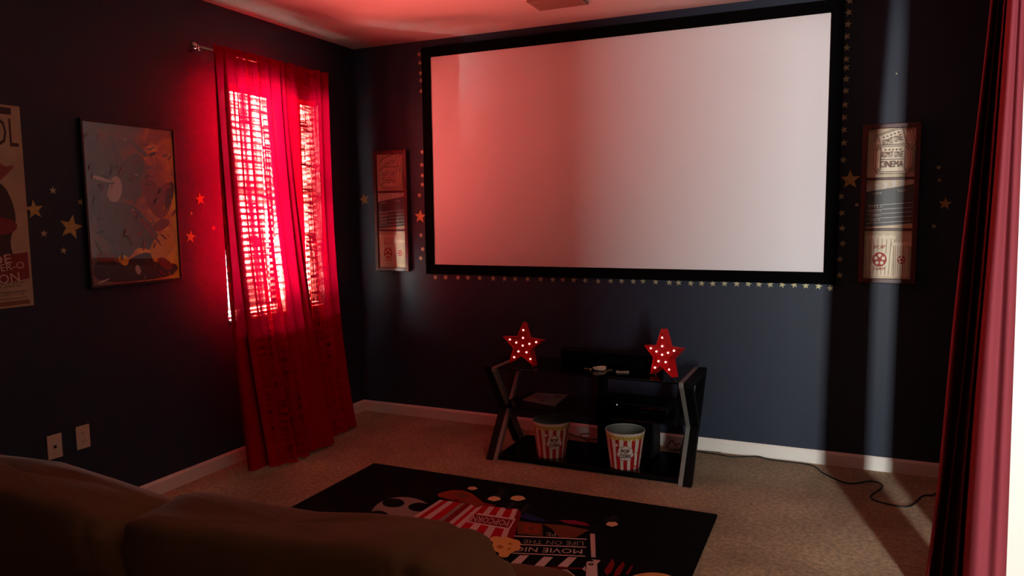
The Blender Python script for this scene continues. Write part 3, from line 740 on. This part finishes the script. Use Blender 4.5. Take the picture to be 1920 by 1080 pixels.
mb = MB(); mb.box((-.038, -.019, 0), (.038, .019, .007), mat('pale_grey_plastic', (150, 142, 128), .4)); mb.build('body', t, bevel=.003)
mb = MB()
for i in range(3):
    for j in range(2): mb.box((-.018+i*.016, -.010+j*.014, .007), (-.008+i*.016, -.003+j*.014, .0082), PLATED)
mb.build('keypad', t)
zm = .3355
C4 = [at(2, zm, *p) for p in ((980, 750), (1040, 762), (1064, 741), (1006, 737))]
cc = sum(C4, Vector())/4; t = thing('leaflet', (cc.x, cc.y, zm), 'pale pinkish leaflet lying flat on the middle shelf above the left bucket', 'leaflet')
mb = MB(); mb.prism([Vector((p.x-cc.x, p.y-cc.y, .0004)) for p in C4], (0, 0, .0022), mat('pale_paper', (176, 150, 142), .6)); 
fm = quadmap(*[Vector((p.x-cc.x, p.y-cc.y, .0029)) for p in (C4[0], C4[1], C4[3], C4[2])])
INK = mat('leaflet_ink', (112, 66, 60), .6)
for a, b, c, d in ((.1, .70, .55, .76), (.1, .55, .8, .60), (.1, .44, .7, .48), (.45, .15, .60, .30), (.68, .72, .9, .86)): mb.flat([fm(a, b), fm(c, b), fm(c, d), fm(a, d)], INK)
mb.build('sheet', t)

# ------------------------------------------------------------------ popcorn buckets
BW = mat('bucket_white', (226, 214, 200), .45); BR = mat('bucket_red', (178, 16, 22), .45); BY = mat('bucket_yellow', (196, 164, 44), .5); BG = mat('bucket_outline_grey', (96, 100, 104), .5); BI = mat('bucket_inner_grey', (150, 146, 136), .6)
BO = mat('bucket_orange', (214, 110, 60), .5); BD = mat('bucket_letter_red', (62, 12, 14), .5)
def bucket(p, face, label):
    """face: angle (about z) of the front logo"""
    t = thing('popcorn_bucket', p, label, 'popcorn bucket', 'striped popcorn buckets on the bottom shelf')
    hb, r0, r1 = .215, .086, .114
    def R(z): return r0+(r1-r0)*z/hb
    def pnt(a, z, off=0): r = R(z)+off; return (math.sin(a+face)*r, -math.cos(a+face)*r, z)
    cl = [(.0, .022, .020)]+[(.031*math.sin(2*PI*i/7), .031*math.cos(2*PI*i/7), .0165) for i in range(7)]
    czl = .100
    def paint(a, z):
        x = a*R(z); d = min(math.hypot(x-cx_, z-czl-cz_*.9)-r_ for cx_, cz_, r_ in cl); d = min(d, math.hypot(x, z-czl)-.034)
        if d < 0: return BW
        if d < .0028: return BG
        for (ox, oz, rr, mt) in ((-.052, .148, .009, BW), (.058, .018, .008, BO), (-.10, .03, .009, BW), (.075, .10, .008, BO), (.12, .06, .008, BW), (-.15, .11, .008, BW), (.19, .09, .009, BO), (-.21, .05, .009, BO), (.26, .12, .009, BW)):
            if math.hypot(x-ox, z-oz) < rr: return mt
        if z > .181+.006*math.sin(a*23)+.003*math.sin(a*51) and z < .200+.003*math.sin(a*31): return BY
        k = (a/(2*PI)*14+.5) % 1
        w_ = abs(k-.5)*2*PI*R(z)/14      # distance to stripe centre
        if z < .172 and w_ < .0115: return BR
        if z >= .172 and math.hypot(w_, z-.172) < .0115: return BR
        return BW
    NA, NZ = 260, 80; mb = MB(); rows = []
    for j in range(NZ+1): z = hb*j/NZ; rows.append(mb.add([pnt(-PI+2*PI*i/NA, z) for i in range(NA)]))
    for j in range(NZ):
        for i in range(NA):
            k = (i+1) % NA; mb.face((rows[j]+i, rows[j]+k, rows[j+1]+k, rows[j+1]+i), paint(-PI+2*PI*(i+.5)/NA, hb*(j+.5)/NZ), True)
    mb.build('outer_wall', t)
    mb = MB(); a0 = mb.add([pnt(2*PI*i/64, hb, -.0012) for i in range(64)]); b0 = mb.add([pnt(2*PI*i/64, .004, -.0012) for i in range(64)])
    for i in range(64): k = (i+1) % 64; mb.face((a0+i, a0+k, b0+k, b0+i), BI, True)
    mb.face([b0+i for i in range(64)], BI); mb.build('inner_wall', t)
    mb = MB(); mb.tube([pnt(2*PI*i/64, hb) for i in range(65)], .0024, BW, 8, cap=False); mb.build('rim', t)
    mb = MB()
    for s_, z0, w_, h_ in (('POP', czl+.002, .048, .025), ('CORN', czl-.027, .062, .025)):
        text(mb, s_, lambda a, b: pnt((a-.5)*w_/R(czl), z0+b*h_, .0009), BD, .045)
    mb.build('lettering', t)
def campt(p): d = CAM['loc']-Vector(p); return math.atan2(d.x, -d.y)
zb = .0405
p1 = at(2, zb, 1035, 845); p2 = at(2, zb, 1173, 866)
p1 = Vector((p1.x-.005, -.56, zb)); p2 = Vector((p2.x-.0, -.585, zb))
p1.x = at(1, -.56, 1034, 815).x; p2.x = at(1, -.585, 1172, 830).x
bucket(p1, campt(p1)+.18, 'red and white striped popcorn bucket, left one on the bottom shelf')
bucket(p2, campt(p2)+.02, 'red and white striped popcorn bucket, right one on the bottom shelf')

# ------------------------------------------------------------------ cables on the carpet
CB = mat('black_cable', (14, 13, 12), .5)
def smooth_path(P, k=10): return catmull([tuple(p) for p in P], k)
cp = [at(2, .006, *p) for p in [(1262, 842), (1302, 846), (1345, 852), (1375, 856.5), (1420, 854), (1445, 862), (1520, 872), (1545, 888), (1590, 906), (1635, 902), (1655, 912), (1632, 932), (1665, 945), (1705, 949), (1730, 930)]]
cp = [Vector((p.x, min(p.y, -.022), .006)) for p in cp] + [Vector((3.86, -.32, .006)), Vector((3.93, -.16, .006)), Vector((3.985, -.03, .006)), Vector((3.99, -.022, .05))]
def catm3(P, k=8):
    out = []
    for i in range(len(P)-1):
        a, b, c, d = P[max(i-1, 0)], P[i], P[i+1], P[min(i+2, len(P)-1)]
        for j in range(k): t = j/k; out.append(.5*((2*b)+(c-a)*t+(2*a-5*b+4*c-d)*t*t+(3*b-a-3*c+d)*t**3))
    return out+[P[-1]]
mb = MB(); mb.tube(catm3(cp), .0042, CB, 8); tag(mb.build('power_cable'), 'black cable snaking over the carpet from the stand to the right corner', 'cable')
mb = MB(); P = [Vector(p) for p in ((2.56, -.19, .006), (2.50, -.13, .03), (2.47, -.10, .055), (2.45, -.07, .03), (2.42, -.05, .055), (2.40, -.08, .02), (2.44, -.12, .008), (2.50, -.08, .008), (2.54, -.12, .03), (2.53, -.17, .10), (2.50, -.20, .24))]
mb.tube(catm3(P), .0028, CB, 6); P = [Vector(p) for p in ((2.38, -.07, .008), (2.41, -.05, .05), (2.44, -.09, .04), (2.47, -.06, .012), (2.52, -.07, .006), (2.60, -.05, .006), (2.72, -.03, .006))]
mb.tube(catm3(P), .002, CB, 6); tag(mb.build('cable_tangle'), 'thin dark cable tangle behind the right end of the media stand', 'cable')
mb = MB(); P = [Vector(p) for p in ((1.50, -.10, .008), (1.56, -.12, .03), (1.66, -.08, .045), (1.80, -.10, .02), (1.92, -.07, .006), (2.0, -.12, .006), (1.9, -.14, .006), (1.8, -.06, .02), (1.86, -.03, .03))]
mb.tube(catm3(P), .0032, CB, 6); tag(mb.build('speaker_wire'), 'dark wire lying against the baseboard behind the left bucket', 'cable')

# ------------------------------------------------------------------ rug with a printed cinema picture
RB = mat('rug_black', (5, 5, 6), .95, spec=.1, bump=.4, bump_scale=300)
def rugm(name, rgb): return mat('rug_'+name, rgb, .95, spec=.1, bump=.4, bump_scale=300)
RW = rugm('white', (196, 168, 160)); RR = rugm('red', (170, 10, 26)); RDK = rugm('dark_red', (118, 16, 26)); RO = rugm('rust', (130, 52, 34)); RT = rugm('tan', (216, 158, 92)); RG = rugm('grey', (138, 122, 112)); RBL = rugm('blue', (28, 38, 78)); RPK = rugm('magenta', (120, 26, 52)); RPL = rugm('pale_popcorn', (214, 176, 132)); RBR = rugm('brown', (104, 56, 34)); RGG = rugm('dim_grey', (34, 36, 38)); RTT = rugm('tan_spot', (206, 150, 88)); RTD = rugm('toast', (168, 104, 46))
mb = MB(); rx0, rx1, ry0, ry1 = .817, 2.856, -2.50, -1.030
n = 24
rug_outline = [(rx0, ry0), (rx1, ry0), (rx1+.004, (ry0+ry1)/2), (rx1, ry1-.008), (rx1-.006, ry1), (rx0, ry1-.012)]
mb.prism([(a, b, .0008) for a, b in rug_outline], (0, 0, .0085), RB)
lev = [0]
def F3(x, y): p = at(2, .0097+.00012*lev[0], x, y); return (p.x, p.y, p.z)
def zA(X, Y): return (680+X/6, 860+Y/6)      # the three close-up scales the print was measured in
def zB(X, Y): return (900+X/4, 960+Y/4)
def rp(pts, mt, zf=zA): lev[0] += 1; mb.flat([F3(*zf(*q)) for q in pts][::-1], mt)
def rell(cx_, cy_, rx_, ry_, mt, zf=zA, k=28, wob=0):
    lev[0] += 1; mb.flat([F3(*zf(cx_+rx_*math.cos(a)*(1+wob*math.sin(5*a)), cy_+ry_*math.sin(a)*(1+wob*math.cos(4*a)))) for a in [2*PI*i/k for i in range(k)]][::-1], mt)
def rtext(s_, right, left, up_px, mt, zf):
    """lettering upside down to the viewer: starts at the right, reads leftwards, its tops toward the viewer"""
    lev[0] += 1; A = Vector(F3(*zf(*right))); B_ = Vector(F3(*zf(*left))); Cc = Vector(F3(*zf(right[0]+up_px[0], right[1]+up_px[1])))
    text(mb, s_, lambda a, b: tuple(A+(B_-A)*a+(Cc-A)*b), mt)
# film reel
rell(450, 640, 360, 210, RG); rell(345, 498, 125, 50, RB); rell(640, 545, 128, 50, RB); rell(170, 640, 120, 55, RB)
# dim strips
rp([(1010, 470), (1100, 450), (1500, 520), (1450, 560)], RDK)
# striped carton
def stripes(T0, T1, B0, B1, base, cuts, zf=zA):
    rp([T0, T1, B1, B0], base, zf)
    for a, b, mt in cuts:
        f = lambda s, P, Q: (P[0]+(Q[0]-P[0])*s, P[1]+(Q[1]-P[1])*s)
        rp([f(a, T0, T1), f(b, T0, T1), f(b, B0, B1), f(a, B0, B1)], mt, zf)
stripes((870, 462), (1345, 530), (560, 660), (1040, 800), RW, [(.09, .20, RR), (.33, .50, RR), (.50, .60, RG), (.60, .74, RDK), (.84, 1, RR)])
stripes((1310, 525), (1745, 568), (985, 810), (1590, 980), RW, [(.10, .26, RR), (.40, .56, RR), (.70, .88, RR)])
rp([(1745, 568), (1790, 600), (1700, 900), (1600, 985), (1590, 980), (1650, 800)], RDK)
rp([(1300, 612), (1722, 678), (1650, 800), (1165, 712)], RW); rp([(1262, 628), (1695, 688), (1640, 780), (1200, 705)], RDK)
rtext('POPCORN', (1655, 697), (1245, 640), (-22, 62), RW, zA)
# rust coloured carton flap above the striped carton
rp([(840, 400), (900, 375), (1000, 355), (1130, 355), (1230, 392), (1310, 455), (1385, 515), (1290, 552), (1210, 510), (1120, 490), (1060, 450), (1010, 470), (860, 430)], RO)
rp([(1010, 400), (1130, 375), (1220, 420), (1120, 450)], RBR)
# scattered popcorn
for c in ((1235, 333, 55, 19), (1480, 450, 72, 26), (1745, 445, 82, 28)): rell(*c, RPL, wob=.08)
rell(990, 90, 44, 18, RPL, zB, wob=.08)
for q_ in ([(1480, 420), (1560, 330), (1600, 345), (1560, 440)], [(1600, 560), (1690, 480), (1730, 490), (1660, 570)], [(1760, 600), (1850, 510), (1890, 520), (1800, 620)]): rp(q_, RGG)
rp([(910, 70), (1000, 22), (1020, 30), (1040, 75), (960, 75)], RGG, zB)
# brown box, triangles
rp([(285, 66), (470, 88), (470, 180), (280, 165)], RBR, zB); rp([(330, 85), (450, 100), (440, 165), (325, 150)], RO, zB); rp([(365, 105), (410, 110), (405, 140), (360, 134)], RBR, zB)
rp([(290, 36), (345, 8), (470, 52), (520, 76), (400, 66)], RBL, zB); rp([(590, 62), (700, 60), (800, 82), (822, 106), (660, 88)], RPK, zB)
rp([(470, 88), (640, 100), (820, 135), (720, 190), (600, 196), (540, 130)], RBR, zB)
# clapperboard
def bar3(p, q_, wd, mt, zf=zB): rp([(p[0], p[1]-wd/2), (q_[0], q_[1]-wd/2), (q_[0], q_[1]+wd/2), (p[0], p[1]+wd/2)], mt, zf)
bar3((255, 180), (800, 204), 7, RW); bar3((255, 242), (795, 264), 7, RW); bar3((245, 308), (790, 331), 7, RW)
rp([(826, 162), (862, 164), (868, 341), (834, 338)], RW, zB)
rtext('PE', (570, 157), (500, 152), (-2, 26), RG, zB)
rtext('LIFE ON THE', (777, 222), (330, 206), (-3, 30), RG, zB)
rtext('MOVIE NIGHT', (768, 280), (128, 254), (-3, 34), RW, zB)
for q_ in ([(300, 324), (368, 325), (290, 402), (220, 392)], [(478, 335), (548, 339), (478, 410), (405, 404)], [(662, 338), (727, 341), (655, 413), (580, 408)], [(408, 432), (482, 436), (560, 520), (480, 520)], [(588, 430), (656, 432), (740, 500), (668, 500)]): rp(q_, RW, zB)
rp([(215, 402), (780, 420), (780, 428), (215, 412)], RDK, zB)
rp([(835, 355), (906, 362), (882, 386)], RW, zB); rp([(766, 430), (788, 404), (792, 445)], RW, zB)
rp([(798, 380), (810, 370), (868, 372), (878, 382), (884, 520), (792, 520)], RW, zB); rell(832, 392, 21, 9, RB, zB); rell(832, 391, 8, 4, RG, zB)
# popcorn heap over the board
rell(190, 255, 110, 62, RT, zB, wob=.10, k=40); rell(265, 236, 42, 28, RT, zB, wob=.1); rell(120, 205, 50, 22, RT, zB, wob=.1); rell(180, 320, 40, 20, RT, zB)
rell(228, 238, 16, 8, RTD, zB); rell(218, 276, 14, 7, RTD, zB); rell(150, 262, 26, 12, RTD, zB, wob=.2)
# red petals and the tan shape at the lower edge
rp([(995, 345), (1010, 395), (985, 450), (950, 478), (932, 440)], RDK, zB); rp([(1075, 368), (1085, 400), (1050, 470), (1000, 482), (1020, 430)], RDK, zB); rp([(1140, 395), (1150, 410), (1110, 470), (1090, 465)], RDK, zB)
rell(1290, 520, 185, 66, RT, zB)
tag(mb.build('area_rug'), 'black area rug with printed popcorn cartons and clapperboard in front of the media stand', 'rug')

# ------------------------------------------------------------------ sofa seen from behind
def suede():
    m = mat('brown_suede', (92, 52, 30), .85, spec=.2, noise_amt=.12, noise_scale=7, bump=.25, bump_scale=90); return m
SU = suede()
sofa = thing('sofa', (1.90, -3.40, 0), 'brown suede reclining sofa seen from behind with puffy back cushions', 'sofa')
def pillow(name, c, half, e, fn=None, na=80, nb=44):
    """closed soft block: superellipsoid with a displacement; c centre in sofa space"""
    mb = MB(); cx_, cy_, cz_ = c; e1, e2 = e; rows = []
    def sp(w, p): return math.copysign(abs(w)**p, w)
    for j in range(nb+1):
        ph = -PI/2+PI*j/nb; row = []
        for i in range(na):
            th = -PI+2*PI*i/na
            x = sp(math.cos(ph), e1)*sp(math.cos(th), e2); y = sp(math.cos(ph), e1)*sp(math.sin(th), e2); z = sp(math.sin(ph), e1)
            P = Vector((x*half[0], y*half[1], z*half[2]))
            if fn: P = fn(P, x, y, z)
            row.append((cx_+P.x, cy_+P.y, cz_+P.z))
        rows.append(mb.add(row))
    for a, b in zip(rows, rows[1:]):
        for i in range(na): k = (i+1) % na; mb.face((a+i, a+k, b+k, b+i), SU, True)
    return mb.build(name, sofa)
def backfn(sd, xr):
    def fn(P, x, y, z):
        P = P.copy()
        P.y *= 1-.38*z*z
        P.y += -.10*z - .05*(z*z)                        # leans back toward the top
        P.z += .010*math.sin(2.2*x+sd)*(z > 0) + (.050*sm(-.8, .9, x) if xr else 0)*(z > 0)
        d = noise.noise(Vector((x*2.2+sd, y*2, z*2.4)))*.012
        # gathers that radiate from the seams at the ends
        for sgn, amp in ((1, .013 if xr else .006), (-1, .006)):
            k = sm(.62, .98, sgn*x)
            d -= amp*k*max(0, math.sin(z*17+y*5+sd))*(1-sm(.97, 1, sgn*x))
        # piping seam close to the right end
        k = math.exp(-((x-.80)/.035)**2); d -= .010*k*(1 if xr else .4)
        n = Vector((P.x/ .35, P.y/.18, P.z/.3)); n.normalize()
        return P+n*d
    return fn
# back cushions: three side by side
for i, xc in enumerate((1.235-1.90, 1.900-1.90, 2.578-1.90)):
    pillow('back_cushion', (xc, -.235, .690), (.345, .150, .300), (.27, .26), backfn(i*1.7+.4, i == 2))
pillow('sofa_back', (0, -.30, .42), (.99, .11, .36), (.35, .12))
for xc in (-.485, 0, .485): pillow('seat_cushion', (xc, .10, .37), (.238, .30, .115), (.45, .4), na=48, nb=24)
def armfn(P, x, y, z): P = P.copy(); P.z += .02*math.sin(y*3)+noise.noise(Vector((x*2, y*3, z*2)))*.01; return P
for xc in (-.84, .84):
    pillow('armrest', (xc, .02, .51), (.125, .40, .135), (.6, .5), armfn, na=56, nb=28)
    pillow('arm_base', (xc, .02, .21), (.105, .38, .205), (.3, .3), na=40, nb=20)
mb = MB(); mb.box((-.95, -.34, .03), (.95, .36, .26), SU); mb.build('base', sofa, bevel=.03)
for a in (-.9, .9):
    for b in (-.28, .30): mb = MB(); mb.tube([(a, b, 0), (a, b, .035)], .03, BLACK, 12); mb.build('foot', sofa)
